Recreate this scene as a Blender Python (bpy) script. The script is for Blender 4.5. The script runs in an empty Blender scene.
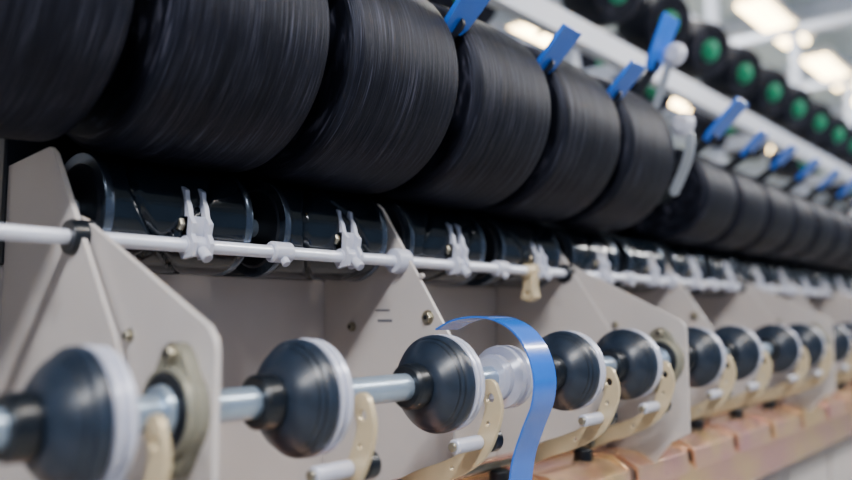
import bpy, bmesh, math, random
from mathutils import Vector, Matrix
random.seed(4)
SC=bpy.context.scene
H=1.3
# ---------------------------------------------------------------- materials
def new_mat(name):
    m=bpy.data.materials.new(name); m.use_nodes=True
    return m,m.node_tree,m.node_tree.nodes['Principled BSDF']
def mat(name,col,rough=.5,metal=0,noise=0.0,nscale=30,bump=0.0,coat=0,col2=None,spec=.5):
    m,nt,b=new_mat(name)
    b.inputs['Base Color'].default_value=(*col,1)
    b.inputs['Roughness'].default_value=rough
    b.inputs['Metallic'].default_value=metal
    b.inputs['Coat Weight'].default_value=coat
    b.inputs['Specular IOR Level'].default_value=spec
    tc=nt.nodes.new('ShaderNodeTexCoord'); n=nt.nodes.new('ShaderNodeTexNoise')
    n.inputs['Scale'].default_value=nscale; n.inputs['Detail'].default_value=5
    nt.links.new(tc.outputs['Object'],n.inputs['Vector'])
    r=nt.nodes.new('ShaderNodeValToRGB')
    c2=col2 or tuple(c*(1-noise) for c in col)
    r.color_ramp.elements[0].position=.35; r.color_ramp.elements[1].position=.65
    r.color_ramp.elements[0].color=(*c2,1); r.color_ramp.elements[1].color=(*col,1)
    nt.links.new(n.outputs['Fac'],r.inputs['Fac']); nt.links.new(r.outputs['Color'],b.inputs['Base Color'])
    if bump:
        bp=nt.nodes.new('ShaderNodeBump'); bp.inputs['Strength'].default_value=bump; bp.inputs['Distance'].default_value=.001
        nt.links.new(n.outputs['Fac'],bp.inputs['Height']); nt.links.new(bp.outputs['Normal'],b.inputs['Normal'])
    return m
def emis(name,col,st):
    m,nt,b=new_mat(name)
    b.inputs['Base Color'].default_value=(*col,1)
    b.inputs['Emission Color'].default_value=(*col,1); b.inputs['Emission Strength'].default_value=st
    return m
def yarn(name):
    m,nt,b=new_mat(name)
    uv=nt.nodes.new('ShaderNodeUVMap')
    facs=[]
    for rot,sc in ((.014,(12,1000,1)),(-.014,(12,800,1)),(.0,(1.5,120,1))):
        mp=nt.nodes.new('ShaderNodeMapping'); mp.inputs['Rotation'].default_value=(0,0,rot)
        mp2=nt.nodes.new('ShaderNodeMapping'); mp2.inputs['Scale'].default_value=sc
        nt.links.new(uv.outputs['UV'],mp.inputs['Vector']); nt.links.new(mp.outputs['Vector'],mp2.inputs['Vector'])
        n=nt.nodes.new('ShaderNodeTexNoise'); n.inputs['Scale'].default_value=1; n.inputs['Detail'].default_value=3
        oi=nt.nodes.new('ShaderNodeObjectInfo'); n.noise_dimensions='4D'
        mu=nt.nodes.new('ShaderNodeMath'); mu.operation='MULTIPLY'; mu.inputs[1].default_value=37
        nt.links.new(oi.outputs['Random'],mu.inputs[0]); nt.links.new(mu.outputs[0],n.inputs['W'])
        nt.links.new(mp2.outputs['Vector'],n.inputs['Vector']); facs.append(n.outputs['Fac'])
    a=nt.nodes.new('ShaderNodeMath'); a.operation='ADD'
    nt.links.new(facs[0],a.inputs[0]); nt.links.new(facs[1],a.inputs[1])
    a2=nt.nodes.new('ShaderNodeMath'); a2.operation='MULTIPLY_ADD'; a2.inputs[1].default_value=.4
    nt.links.new(facs[2],a2.inputs[0]); nt.links.new(a.outputs[0],a2.inputs[2])
    r=nt.nodes.new('ShaderNodeMapRange'); r.inputs[1].default_value=1.0; r.inputs[2].default_value=1.5
    nt.links.new(a2.outputs[0],r.inputs[0])
    cr=nt.nodes.new('ShaderNodeValToRGB')
    cr.color_ramp.elements[0].color=(.0014,.0017,.0035,1); cr.color_ramp.elements[1].color=(.062,.064,.092,1)
    cr.color_ramp.elements[0].position=.12
    e=cr.color_ramp.elements.new(.62); e.color=(.0085,.0095,.0165,1)
    nt.links.new(r.outputs[0],cr.inputs['Fac']); nt.links.new(cr.outputs['Color'],b.inputs['Base Color'])
    b.inputs['Roughness'].default_value=.47
    b.inputs['Specular IOR Level'].default_value=.22
    b.inputs['Specular Tint'].default_value=(.70,.76,1,1)
    bp=nt.nodes.new('ShaderNodeBump'); bp.inputs['Strength'].default_value=.6; bp.inputs['Distance'].default_value=.0012
    nt.links.new(a2.outputs[0],bp.inputs['Height']); nt.links.new(bp.outputs['Normal'],b.inputs['Normal'])
    return m
M={}
M['yarn']=yarn('black_yarn')
M['tube']=mat('tube_core',(.02,.025,.03),.4,noise=.3)
M['green']=mat('green_plastic',(.008,.30,.15),.45,noise=.15)
M['drum']=mat('black_drum_gloss',(.004,.008,.014),.16,noise=.3,coat=.2,spec=.35)
M['drumrim']=mat('drum_rim_steel',(.12,.15,.20),.25,metal=.9,noise=.2)
M['disc']=mat('dark_disc_plastic',(.015,.024,.042),.33,noise=.3,nscale=60)
M['hub']=mat('hub_black',(.006,.009,.014),.3,noise=.3)
M['white']=mat('white_ceramic',(.50,.52,.62),.28,noise=.06)
M['rimwhite']=mat('disc_rim_white',(.60,.62,.74),.26,metal=.15,noise=.08)
M['steel']=mat('shaft_steel',(.42,.53,.66),.28,metal=.6,noise=.12,nscale=40)
M['rod']=mat('rod_paint',(.80,.84,.96),.25,metal=.3,noise=.08)
M['beige']=mat('beige_enamel',(.52,.48,.462),.36,noise=.06,nscale=9,bump=.05)
M['beige2']=mat('cream_lever',(.66,.54,.34),.32,metal=.35,noise=.08)
M['olive']=mat('flange_cast',(.28,.27,.21),.45,metal=.3,noise=.2)
M['bolt']=mat('bolt_zinc',(.40,.37,.29),.3,metal=.8,noise=.2)
M['zinc']=mat('zinc_chromate',(.94,.66,.34),.26,metal=.7,col2=(.82,.44,.42),nscale=9)
M['blue']=mat('blue_plastic',(.008,.18,.88),.35,noise=.08,coat=.15)
M['bluestrap']=mat('blue_strap_vinyl',(.010,.14,.66),.22,noise=.06,coat=.5)
M['alum']=mat('arm_aluminium',(.38,.42,.48),.38,metal=.4,noise=.1)
M['dark']=mat('dark_housing',(.006,.008,.014),.4,noise=.3)
M['whitebeam']=mat('beam_paint',(.68,.74,.88),.4,noise=.05,nscale=5)
M['floor']=mat('floor_epoxy',(.34,.33,.31),.35,noise=.15,nscale=2)
M['wall']=mat('wall_paint',(.62,.70,.74),.7,noise=.06,nscale=2)
M['ceil']=mat('ceiling_panel',(.50,.58,.62),.7,noise=.08,nscale=2)
M['lamp']=emis('lamp_tube',(1.0,.76,.38),20)
M['pencil']=mat('pencil_mark',(.12,.12,.14),.8,noise=.1)
# ---------------------------------------------------------------- builder
class B:
    def __init__(s):
        s.bm=bmesh.new(); s.uv=s.bm.loops.layers.uv.new('UVMap'); s.mats=[]
    def mi(s,k):
        if k not in s.mats: s.mats.append(k)
        return s.mats.index(k)
    def revolve(s,prof,mats,c=(0,0,0),d=(1,0,0),seg=48,rfun=None):
        q=Vector((1,0,0)).rotation_difference(Vector(d).normalized()); c=Vector(c)
        rings=[]
        for (a,r) in prof:
            ring=[]
            for i in range(seg):
                t=2*math.pi*i/seg
                rr=r if rfun is None else rfun(a,t,r)
                ring.append(s.bm.verts.new(c+q@Vector((a,rr*math.cos(t),rr*math.sin(t)))))
            rings.append(ring)
        for j in range(len(rings)-1):
            m=s.mi(mats if isinstance(mats,str) else mats[j])
            for i in range(seg):
                k=(i+1)%seg
                f=s.bm.faces.new((rings[j][i],rings[j][k],rings[j+1][k],rings[j+1][i]))
                f.material_index=m; f.smooth=True
                vals=[(i/seg,prof[j][0]),((i+1)/seg,prof[j][0]),((i+1)/seg,prof[j+1][0]),(i/seg,prof[j+1][0])]
                if abs(prof[j][0]-prof[j+1][0])<2e-3 and abs(prof[j][1]-prof[j+1][1])>.004:
                    vals=[(v[0],prof[j][1] if n<2 else prof[j+1][1]) for n,v in enumerate(vals)]
                for l,v in zip(f.loops,vals): l[s.uv].uv=v
        for ring,jj in ((rings[0],0),(rings[-1],-1)):
            f=s.bm.faces.new(ring); f.material_index=s.mi(mats if isinstance(mats,str) else mats[jj])
        return s
    def cyl(s,a,b,r,m,seg=24,bev=None):
        a=Vector(a); b=Vector(b); L=(b-a).length; e=min(r*.18,L*.2) if bev is None else bev
        return s.revolve([(0,r-e),(e,r),(L-e,r),(L,r-e)],m,a,(b-a),seg)
    def box(s,lo,hi,m):
        lo=Vector(lo);hi=Vector(hi)
        v=[s.bm.verts.new((x,y,z)) for x in (lo.x,hi.x) for y in (lo.y,hi.y) for z in (lo.z,hi.z)]
        for q in ((0,1,3,2),(4,6,7,5),(0,4,5,1),(2,3,7,6),(0,2,6,4),(1,5,7,3)):
            f=s.bm.faces.new([v[i] for i in q]); f.material_index=s.mi(m)
        return s
    def plate(s,pts,x0,x1,m,holes=()):
        tmp=bmesh.new(); loops=[]
        loops.append([tmp.verts.new((x0,y,z)) for y,z in pts])
        for (y,z,r) in holes:
            loops.append([tmp.verts.new((x0,y+r*math.cos(t*math.pi/12),z+r*math.sin(t*math.pi/12))) for t in range(24)])
        ed=[]
        for lp in loops:
            for i in range(len(lp)): ed.append(tmp.edges.new((lp[i],lp[(i+1)%len(lp)])))
        bmesh.ops.triangle_fill(tmp,use_beauty=True,edges=ed)
        r=bmesh.ops.extrude_face_region(tmp,geom=list(tmp.faces))
        for v in [g for g in r['geom'] if isinstance(g,bmesh.types.BMVert)]: v.co.x+=x1-x0
        bmesh.ops.recalc_face_normals(tmp,faces=tmp.faces)
        vm={v:s.bm.verts.new(v.co) for v in tmp.verts}; k=s.mi(m)
        for f in tmp.faces:
            nf=s.bm.faces.new([vm[v] for v in f.verts]); nf.material_index=k
        tmp.free(); return s
    def strap(s,pts,x0,x1,th,m,tw=0):
        P=[Vector((p[0],p[1])) for p in pts]; rows=[]
        for i,p in enumerate(P):
            t=(P[min(i+1,len(P)-1)]-P[max(i-1,0)]).normalized(); n=Vector((-t.y,t.x))*th/2
            dx=tw*i/(len(P)-1)
            a=p+n;b=p-n
            rows.append([s.bm.verts.new(q) for q in ((x0+dx,a.x,a.y),(x1+dx,a.x,a.y),(x1+dx,b.x,b.y),(x0+dx,b.x,b.y))])
        k=s.mi(m)
        for i in range(len(rows)-1):
            for j in range(4):
                f=s.bm.faces.new((rows[i][j],rows[i][(j+1)%4],rows[i+1][(j+1)%4],rows[i+1][j])); f.material_index=k; f.smooth=True
        for r in (rows[0],rows[-1]): f=s.bm.faces.new(r); f.material_index=k
        return s
    def mesh(s,name,bev=0):
        bmesh.ops.recalc_face_normals(s.bm,faces=s.bm.faces)
        me=bpy.data.meshes.new(name); s.bm.to_mesh(me); s.bm.free()
        for k in s.mats: me.materials.append(M[k])
        me.set_sharp_from_angle(angle=math.radians(32))
        return me
def put(name,me,loc=(0,0,0),rot=None,bev=0,parent=None):
    o=bpy.data.objects.new(name,me if not isinstance(me,B) else me.mesh(name)); SC.collection.objects.link(o)
    o.location=loc
    if rot is not None: o.rotation_euler=rot
    if bev:
        md=o.modifiers.new('bevel','BEVEL'); md.width=bev; md.segments=2; md.limit_method='ANGLE'; md.angle_limit=math.radians(40)
    if parent: o.parent=parent
    return o
def smooth_path(pts,n=6):
    out=[]; P=[Vector(p) for p in pts]
    for i in range(len(P)-1):
        p0=P[max(i-1,0)];p1=P[i];p2=P[i+1];p3=P[min(i+2,len(P)-1)]
        for k in range(n):
            t=k/n
            out.append(.5*((2*p1)+(-p0+p2)*t+(2*p0-5*p1+4*p2-p3)*t*t+(-p0+3*p1-3*p2+p3)*t**3))
    out.append(P[-1]); return out
def ribbon_outline(pts,w):
    P=smooth_path(pts,6); L=[];R=[]
    for i,p in enumerate(P):
        t=(P[min(i+1,len(P)-1)]-P[max(i-1,0)]).normalized(); n=Vector((-t.y,t.x))
        L.append(p+n*w);R.append(p-n*w)
    t=(P[-1]-P[-2]).normalized(); a0=math.atan2(t.y,t.x)
    cap=[P[-1]+w*Vector((math.cos(a0+a),math.sin(a0+a))) for a in [math.pi/2-math.pi*k/8 for k in range(1,8)]]
    t=(P[0]-P[1]).normalized(); a0=math.atan2(t.y,t.x)
    cap2=[P[0]+w*Vector((math.cos(a0+a),math.sin(a0+a))) for a in [math.pi/2-math.pi*k/8 for k in range(1,8)]]
    return [tuple(q) for q in L+cap+R[::-1]+cap2]

XE=6.2   # machine end
# ---------------------------------------------------------------- yarn bobbins
SP=.243; W=.208
def bobbin_mesh(r,name):
    b=B(); h=W/2; e=.018
    prof=[(-h-.010,.020),(-h-.010,.027),(-h-.001,.027),(-h+.006,.030),(-h+.003,r*.6),(-h,r-e*1.1)]
    for k in range(1,9):
        t=math.pi/2*k/9; prof.append((-h+e-e*math.cos(t),r-.003-e+e*math.sin(t)))
    n=70
    for i in range(n+1):
        a=-h+e+(W-2*e)*i/n
        prof.append((a,r-.003*abs(a/(h-e))**2.2+random.uniform(-.0003,.0003)))
    for k in range(8,0,-1):
        t=math.pi/2*k/9; prof.append((h-e+e*math.cos(t),r-.003-e+e*math.sin(t)))
    prof+=[(h,r-e*1.1),(h-.003,r*.6),(h-.006,.030),(h+.001,.027),(h+.010,.027),(h+.010,.020)]
    ms=['yarn']*(len(prof)-1)
    for i in (0,1,2): ms[i]='tube'; ms[-1-i]='tube'
    b.revolve(prof,ms,seg=112)
    return b.mesh(name)
big=bobbin_mesh(.158,'yarn_bobbin'); small=bobbin_mesh(.122,'yarn_bobbin_small')
gaps=[]
NB=22
for k in range(0,NB):
    xr=.619+SP*(k-2)
    gaps.append(xr+.019)
    if k==7: continue
    if k<7: put('yarn_bobbin',big,(xr-W/2+.004,.823,.333),rot=(random.uniform(0,6),0,0))
    else: put('yarn_bobbin',small,(xr-W/2+.004,.83,.2975),rot=(random.uniform(0,6),0,0))
# ---------------------------------------------------------------- drums
b=B(); h=.098; prof=[(-h,.014),(-h,.050),(-h+.002,.053),(-h+.002,.0645),(-h+.004,.0652),(-h+.010,.0652),(-h+.012,.064)]
ms=['dark','dark','drumrim','drumrim','drumrim','drumrim']
n=60
for i in range(n+1): prof.append((-h+.014+(2*h-.028)*i/n,.0645)); ms.append('drum')
prof+=[(h-.012,.064),(h-.010,.0652),(h-.004,.0652),(h-.002,.0645),(h-.002,.053),(h,.05),(h,.014)]
ms+=['drum','drumrim','drumrim','drumrim','drumrim','dark','dark'][:len(prof)-1-len(ms)]
def groove(a,t,r):
    if r<.0640 or abs(a)>h-.013: return r
    d=min(abs(a-.062*math.cos(t)),abs(a+.062*math.cos(t+.9)))
    return r-.006*max(0,1-d/.0055)
b.revolve(prof,ms,seg=96,rfun=groove)
drum=b.mesh('drive_drum')
for k in range(2,NB): put('drive_drum',drum,(.619+SP*(k-2)-W/2,.865,.1137),rot=(random.uniform(0,6),0,0))
b=B(); b.cyl((.392,.865,.1137),(XE-.8,.865,.1137),.012,'steel'); put('drum_shaft',b)
# ---------------------------------------------------------------- guide rod with thread guides
RY,RZ=.80,.078
b=B(); b.cyl((-.35,RY,RZ),(XE,RY,RZ),.0082,'rod',32)
for k in range(0,22):
    x=.653+.485*k-.485
    b.cyl((x-.016,RY,RZ),(x+.016,RY,RZ),.0135,'white',28)
    b.cyl((x,RY,RZ),(x,RY-.014,RZ-.016),.0055,'white',14)
put('guide_rod',b)
b=B()
b.cyl((-.015,0,0),(.015,0,0),.0125,'white',28)
body=[(-.016,-.012),(-.019,.004),(-.012,.014),(-.014,.026),(-.006,.034),(-.002,.046),(.004,.054),(.006,.064),(.020,.070),(.032,.064),(.034,.052),(.044,.048),(.044,.036),(.030,.034),(.028,.022),(.018,.014),(.014,-.004),(.004,-.016)]
for x in (-.014,.008): b.plate(body,x,x+.006,'white',holes=[(.006,.024,.005),(.019,.057,.005)])
b.cyl((-.022,.019,.057),(.022,.019,.057),.0055,'hub',14)
b.cyl((-.021,.006,.024),(-.014,.006,.024),.008,'bolt',6)
b.cyl((-.030,.038,.042),(.030,.038,.042),.0048,'white',14)
b.cyl((.030,.038,.042),(.033,.046,.058),.0035,'white',12)
b.box((-.014,-.004,.006),(.014,.014,.034),'white')
b.cyl((0,-.014,-.004),(0,-.028,-.014),.0065,'white',14)
gm=b.mesh('thread_guide')
for k in range(-1,20): put('thread_guide',gm,(.528+SP*k,RY,RZ),rot=(random.uniform(-.05,.1),0,0),bev=.0012)
b=B(); b.plate([(-.012,.012),(.012,.012),(.010,-.03),(.016,-.05),(.0,-.056),(-.014,-.048),(-.010,-.03)],-.012,.012,'beige2',holes=[(0,-.042,.005)])
b.cyl((-.02,0,0),(.02,0,0),.0125,'beige2'); put('rod_hanger',b,(1.235,RY,RZ),bev=.0015)
# ---------------------------------------------------------------- spindle shaft + discs
SY,SZ=.61,-.082
b=B(); b.cyl((-.2,SY,SZ),(XE,SY,SZ),.0152,'steel',40); put('spindle_shaft',b)
DX=[.29,.513,.724,1.016,1.207]
k=0
while DX[-1]<5.3:
    DX+= [1.487+.485*k,1.698+.485*k]; k+=1
b=B()
PM=[(-.044,.0155,'hub'),(-.044,.0225,'hub'),(-.041,.0255,'hub'),(-.027,.0262,'hub'),(-.024,.0245,'hub'),(-.0225,.0245,'disc'),(-.0215,.030,'disc'),(-.018,.036,'disc'),(-.0145,.0405,'disc'),(-.0105,.0452,'disc'),
 (-.0065,.0490,'disc'),(-.0055,.0488,'hub'),(-.0045,.0498,'disc'),(-.0010,.0525,'disc'),(0,.0523,'hub'),(.0008,.0535,'disc'),(.0035,.0562,'disc'),(.0055,.0572,'disc'),(.0105,.0576,'disc'),(.0125,.0572,'disc'),(.0130,.0535,'rimwhite'),(.0155,.0535,'rimwhite'),
 (.0162,.0572,'rimwhite'),(.0172,.0582,'rimwhite'),(.0195,.0582,'rimwhite'),(.0205,.0572,'rimwhite'),(.0210,.0530,'rimwhite'),(.0245,.0530,'rimwhite'),(.0250,.0565,'rimwhite'),(.026,.0573,'rimwhite'),(.0305,.0573,'rimwhite'),(.032,.0560,'rimwhite'),(.0325,.040,'rimwhite'),(.036,.026,'hub'),(.040,.024,'hub'),(.040,.0155,'hub')]
b.revolve([(a,r) for a,r,_ in PM],[m for _,_,m in PM][:-1],seg=96); tm=b.mesh('tension_disc')
for x in DX: put('tension_disc',tm,(x,SY,SZ))
b=B(); b.revolve([(-.03,.0155),(-.03,.026),(-.026,.030),(-.018,.0305),(-.016,.034),(-.012,.040),(-.006,.041),(-.004,.037),(.002,.037),(.004,.041),(.012,.041),(.016,.036),(.026,.034),(.03,.028),(.03,.0155)],'rimwhite',seg=64)
put('grooved_collar',b,(.872,SY,SZ))
# ---------------------------------------------------------------- levers
arm=ribbon_outline([(.700,-.222),(.665,-.205),(.63,-.192),(.60,-.178),(.574,-.158),(.560,-.132),(.554,-.108),(.560,-.088)],.0120)
b=B()
b.plate(arm,0,.006,'beige2',holes=[(.558,-.098,.0055),(.561,-.128,.003),(.615,-.185,.003)])
b.cyl((-.048,.574,-.150),(0,.574,-.150),.0085,'rimwhite',24)
b.cyl((-.053,.574,-.150),(-.048,.574,-.150),.0055,'bolt',16)
b.cyl((.006,.574,-.150),(.013,.574,-.150),.011,'bolt',6)
b.cyl((.013,.574,-.150),(.032,.574,-.150),.0145,'hub',20)
b.cyl((-.004,.700,-.222),(.012,.700,-.222),.013,'bolt',24)
lm=b.mesh('hook_lever')
for x in DX: put('hook_lever',lm,(x+.047,0,0),bev=.0008)
b=B(); b.cyl((-.2,.700,-.222),(XE,.700,-.222),.006,'bolt'); put('lever_pivot_rail',b)
# ---------------------------------------------------------------- side plates
p1=[(.565,-.205),(.565,-.030),(.568,-.020),(.577,-.010),(.800,.098),(.812,.102),(.963,.102),(.963,-.30),(.66,-.30),(.60,-.225)]
p2=[(.700,-.045),(.705,-.032),(.838,.160),(.848,.168),(.905,.172),(.918,.166),(.963,.08),(.963,-.30),(.80,-.30),(.745,-.275),(.712,-.235),(.700,-.19)]
p2a=[(.700,-.045),(.705,-.032),(.850,.172),(.862,.180),(1.04,.165),(1.06,.15),(1.06,-.30),(.80,-.30),(.745,-.275),(.712,-.235),(.700,-.19)]
XP=.395
def bolt(b,x,y,z,r=.0075):
    b.cyl((x-.0015,y,z),(x,y,z),r*1.35,'bolt',20,0)
    b.cyl((x-.0065,y,z),(x-.0015,y,z),r,'bolt',6,.0005)
    b.cyl((x-.0068,y,z),(x-.0064,y,z),r*.45,'hub',12,0)
for k in range(0,11):
    x=XP+.485*k
    b=B()
    if k%2==0:
        b.plate(p2a if k==0 else p2,x-.010,x-.004,'beige',holes=[(RY,RZ,.0135)]+([(.865,.1137,.016)] if k else []))
        b.plate(p1,x,x+.006,'beige',holes=[(SY,SZ,.03),(.805,.030,.0115),(RY,RZ,.0105),(.90,.035,.004)])
        bolt(b,x-.0,.70,-.02,.005)
    else:
        b.plate(p2,x,x+.006,'beige',holes=[(.865,.1137,.02),(RY,RZ,.0105),(.76,.055,.004)])
        bolt(b,x,.745,-.005,.008); bolt(b,x,.90,-.02,.006)
        b.box((x-.0006,.815,-.012),(x,.845,-.008),'pencil')
        b.box((x-.0006,.820,.004),(x,.850,.007),'pencil')
    b.revolve([(-.016,.008),(-.016,.017),(-.013,.0185),(.010,.0185),(.012,.017),(.012,.008)],'hub' if k%2==0 else 'white',(x,RY,RZ))
    put('side_plate',b,bev=.0012)
    if k%2==0:
        b=B(); out=[]
        for i in range(48):
            t=2*math.pi*i/48; r=.041+.017*max(0,math.cos(2*(t-math.pi/2)))**2.0
            out.append((SY+r*math.cos(t),SZ+r*math.sin(t)))
        b.plate(out,x-.012,x,'olive',holes=[(SY,SZ,.033)])
        b.revolve([(-.026,.0155),(-.026,.022),(-.020,.023),(-.020,.028),(-.018,.034),(-.004,.034),(-.004,.0155)],['steel','steel','hub','hub','hub','hub'],(x,SY,SZ))
        b.revolve([(-.018,.0335),(-.018,.0375),(-.012,.039),(-.012,.0335)],'olive',(x,SY,SZ))
        bolt(b,x-.012,SY,SZ+.048,.0075); bolt(b,x-.012,SY,SZ-.048,.0075)
        put('bearing_flange',b,bev=.0008)
# ---------------------------------------------------------------- blue strap
path=smooth_path([(.665,-.020),(.64,-.009),(.61,-.004),(.58,-.006),(.552,-.018),(.532,-.040),(.521,-.072),(.524,-.105),(.540,-.140),(.555,-.180),(.563,-.24),(.565,-.33)],6)
b=B(); b.strap(path,.800,.849,.0022,'bluestrap',tw=.012); put('blue_strap',b)
# ---------------------------------------------------------------- cradles
def cradle(handle_len=.072,ww=1.0):
    b=B()
    b.plate(ribbon_outline([(.20,.07),(.10,.05),(0,0)],.013),-.004,.004,'alum')
    b.plate(ribbon_outline([(0,0),(-.07,.045),(-.135,.085)],.011),-.003,.003,'dark')
    b.cyl((-.0065,0,0),(.0065,0,0),.019,'hub',24)
    d=Vector((-.055,.052)).normalized(); n=Vector((-d.y,d.x)); s0=Vector((-.122,.078)); e=s0+d*handle_len
    V=[]
    for p,w,t in ((s0,.016,.005),(s0+d*handle_len*.15,.024,.0045),(s0+d*handle_len*.7,.027,.004),(e,.028,.003)):
        V.append([b.bm.verts.new((sx*w*ww,(p+n*sn*t).x,(p+n*sn*t).y)) for sx,sn in ((-1,-1),(1,-1),(1,1),(-1,1))])
    k=b.mi('blue')
    for i in range(3):
        for j in range(4):
            f=b.bm.faces.new((V[i][j],V[i][(j+1)%4],V[i+1][(j+1)%4],V[i+1][j])); f.material_index=k
    for r in (V[0],V[-1]): f=b.bm.faces.new(r); f.material_index=k
    b.cyl((-.0045,.20,.07),(.0045,.20,.07),.022,'alum')
    return b
cm=cradle(.084).mesh('cradle_arm'); cl=cradle(.120,1.3).mesh('cradle_arm_long')
for i,x in enumerate(gaps):
    if i in (6,): continue
    put('cradle_arm',cl if i in (7,12) else cm,(x+.002,.825,.33),bev=.001)
# raised, empty cradle with its chuck discs
b=cradle(.12,1.3)
b.bm.transform(Matrix.Translation((0,1.025,.40))@Matrix.Rotation(math.radians(-22),4,'X')@Matrix.Translation((0,-.20,-.07)))
b.plate(ribbon_outline([(.813,.41),(.74,.425),(.667,.401),(.655,.34),(.69,.26)],.010),.009,.016,'alum')
b.plate(ribbon_outline([(.74,.425),(.715,.48),(.686,.560)],.008),.009,.016,'alum')
for (y,z) in ((.667,.401),(.680,.556)):
    b.revolve([(-.006,.008),(-.006,.015),(0,.022),(.002,.026),(.006,.027),(.009,.024),(.012,.024)],'rimwhite',(.006,y,z))
b.cyl((-.006,.813,.41),(.018,.813,.41),.014,'bolt')
put('cradle_arm',b,(gaps[6]+.004,0,0),bev=.001)
b=B(); b.cyl((-.3,1.025,.40),(XE,1.025,.40),.016,'dark'); b.box((-.3,1.05,.30),(XE,1.11,.46),'dark'); put('cradle_pivot_beam',b)
# ---------------------------------------------------------------- machine body
b=B()
b.box((.38,.965,-.30),(XE,.985,.055),'beige')
b.box((-.4,.76,-.32),(XE,.985,-.30),'beige')
b.box((-.4,.76,-1.22),(XE,.78,-.32),'beige')
b.box((-.4,1.5,-1.22),(XE,1.52,.3),'beige')
b.box((-.4,.78,-1.22),(-.38,1.5,.3),'beige'); b.box((XE-.02,.78,-1.22),(XE,1.5,.3),'beige')
for i in range(14): b.box((-.35+i*.48,.752,-1.1),(-.35+i*.48+.44,.76,-.46),'beige')
b.box((-.4,.85,-1.3),(XE,1.45,-1.22),'dark')
put('machine_body',b,bev=.003)
b=B()
b.box((.38,.965,.056),(XE,.985,.42),'dark'); b.box((.38,.985,.28),(XE,1.5,.30),'dark')
put('drum_housing',b,bev=.003)
b=B()
for i in range(24):
    x=.33+.243*i
    prof=[(.750,-.240),(.66,-.246),(.630,-.262),(.626,-.300),(.632,-.300),(.636,-.268),(.662,-.254),(.750,-.248)]
    b.plate(prof,x,x+.205,'zinc'); b.plate([(.626,-.30),(.630,-.258),(.66,-.240),(.75,-.236),(.75,-.33),(.70,-.33)],x+.205,x+.209,'zinc')
    b.cyl((x+.16,.69,-.250),(x+.16,.69,-.225),.016,'hub',20)
    b.cyl((x+.08,.66,-.30),(x+.08,.66,-.262),.020,'hub',20)
b.box((.2,.744,-.44),(XE,.760,-.225),'zinc')
put('yarn_waste_tray',b,bev=.001)
# ---------------------------------------------------------------- creel
b=B()
b.box((.6,1.08,.755),(9,1.12,.825),'whitebeam')
b.box((.6,1.30,1.24),(9,1.34,1.30),'whitebeam')
b.box((.6,1.52,.93),(9,1.55,.98),'whitebeam')
for i in range(7):
    x=1.0+1.35*i
    b.box((x,1.34,-1.3),(x+.05,1.39,1.75),'whitebeam')
    b.box((x,1.10,.76),(x+.04,1.36,.82),'whitebeam')
    b.box((x,1.0,1.70),(x+.05,2.1,1.75),'whitebeam')
CS=.40
for i in range(19):
    x=1.53+CS*i
    b.cyl((x+.07,1.36,1.10),(x,1.14,1.075),.008,'alum',12)
    b.cyl((x+.22,1.36,.90),(x+.15,1.24,.885),.008,'alum',12)
put('creel_frame',b,bev=.002)
b=B()
b.revolve([(-.085,.02),(-.085,.07),(-.08,.115),(-.06,.124),(0,.120),(.06,.112),(.078,.106),(.084,.095),(.080,.045),(.081,.026),(.10,.026),(.102,.016)],['yarn']*8+['green']*3,seg=64)
b.revolve([(.079,.024),(.079,.036),(.086,.038),(.088,.035),(.088,.024)],'green',seg=40)
sm=b.mesh('creel_spool')
q=Vector((1,0,0)).rotation_difference(Vector((-.35,-.88,-.32)).normalized()).to_euler()
for i in range(19):
    x=1.53+CS*i
    put('creel_spool',sm,(x+.03,1.23,1.08),rot=q)
    if i%3!=1: put('creel_spool',sm,(x+.19,1.36,.90),rot=q)
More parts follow.
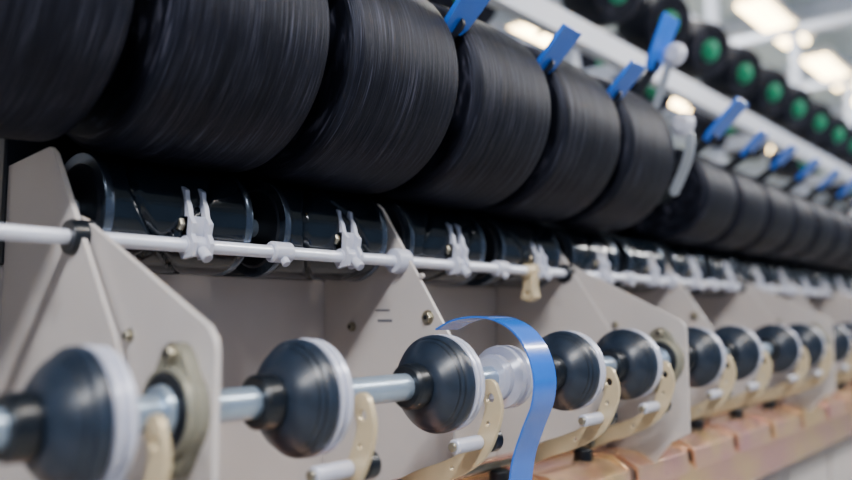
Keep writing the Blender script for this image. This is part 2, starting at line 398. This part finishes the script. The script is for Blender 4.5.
# ---------------------------------------------------------------- hall
def slab(name,lo,hi,m):
    b=B(); b.box(lo,hi,m); return put(name,b)
slab('floor',(-6,-6,-1.4),(22,8,-1.3),'floor')
slab('ceiling',(-6,-6,2.75),(22,8,2.85),'ceil')
slab('wall_back',(-6,8,-1.4),(22,8.1,2.85),'wall')
slab('wall_end',(22,-6,-1.4),(22.1,8.1,2.85),'wall')
b=B()
for i in range(14): b.box((-4+i*1.9,-5.9,2.50),(-3.88+i*1.9,7.9,2.74),'whitebeam')
put('ceiling_joists',b)
def lamp(x,y,z,L=1.25,power=30,col=(1,.93,.82)):
    b=B()
    b.box((-L/2,-.14,.03),(L/2,.14,.09),'whitebeam')
    for s in (-.08,0,.08): b.cyl((-L/2+.03,s,.008),(L/2-.03,s,.008),.022,'lamp',12)
    b.cyl((-L/2+.2,0,.09),(-L/2+.2,0,2.75-z),.006,'alum',8); b.cyl((L/2-.2,0,.09),(L/2-.2,0,2.75-z),.006,'alum',8)
    o=put('ceiling_lamp',b,(x,y,z))
    if power:
        ld=bpy.data.lights.new('lamp_light','AREA'); ld.shape='RECTANGLE'; ld.size=L; ld.size_y=.25; ld.energy=power; ld.color=col
        lo=bpy.data.objects.new('lamp_light',ld); SC.collection.objects.link(lo); lo.parent=o; lo.location=(0,0,-.03)
for i,pw in enumerate((145,120,45,50,75,100)): lamp(-3.0+1.9*i,-.9,2.1,power=pw,col=(.90,.93,1))
for i in range(8): lamp(3.2+1.75*i,1.95,2.35,power=75,col=(.95,.97,1))
for i in range(4): lamp(6+3.0*i,3.6,2.35,power=110,col=(1,.97,.9))
w=bpy.data.worlds.new('World'); SC.world=w; w.use_nodes=True
bg=w.node_tree.nodes['Background']; bg.inputs[0].default_value=(.46,.64,1,1); bg.inputs[1].default_value=.34
# ---------------------------------------------------------------- camera
cd=bpy.data.cameras.new('camera'); cam=bpy.data.objects.new('camera',cd); SC.collection.objects.link(cam)
cd.sensor_width=36; cd.lens=36*800/852
yaw=math.radians(40.4); p=math.radians(5.28)
F=Vector((math.cos(yaw)*math.cos(p),math.sin(yaw)*math.cos(p),math.sin(p)))
cam.rotation_euler=F.to_track_quat('-Z','Y').to_euler()
cd.clip_start=.02
cd.dof.use_dof=True; cd.dof.focus_distance=1.0; cd.dof.aperture_fstop=1.8
SC.camera=cam
for o in SC.objects:
    if o.parent is None: o.location.z+=H
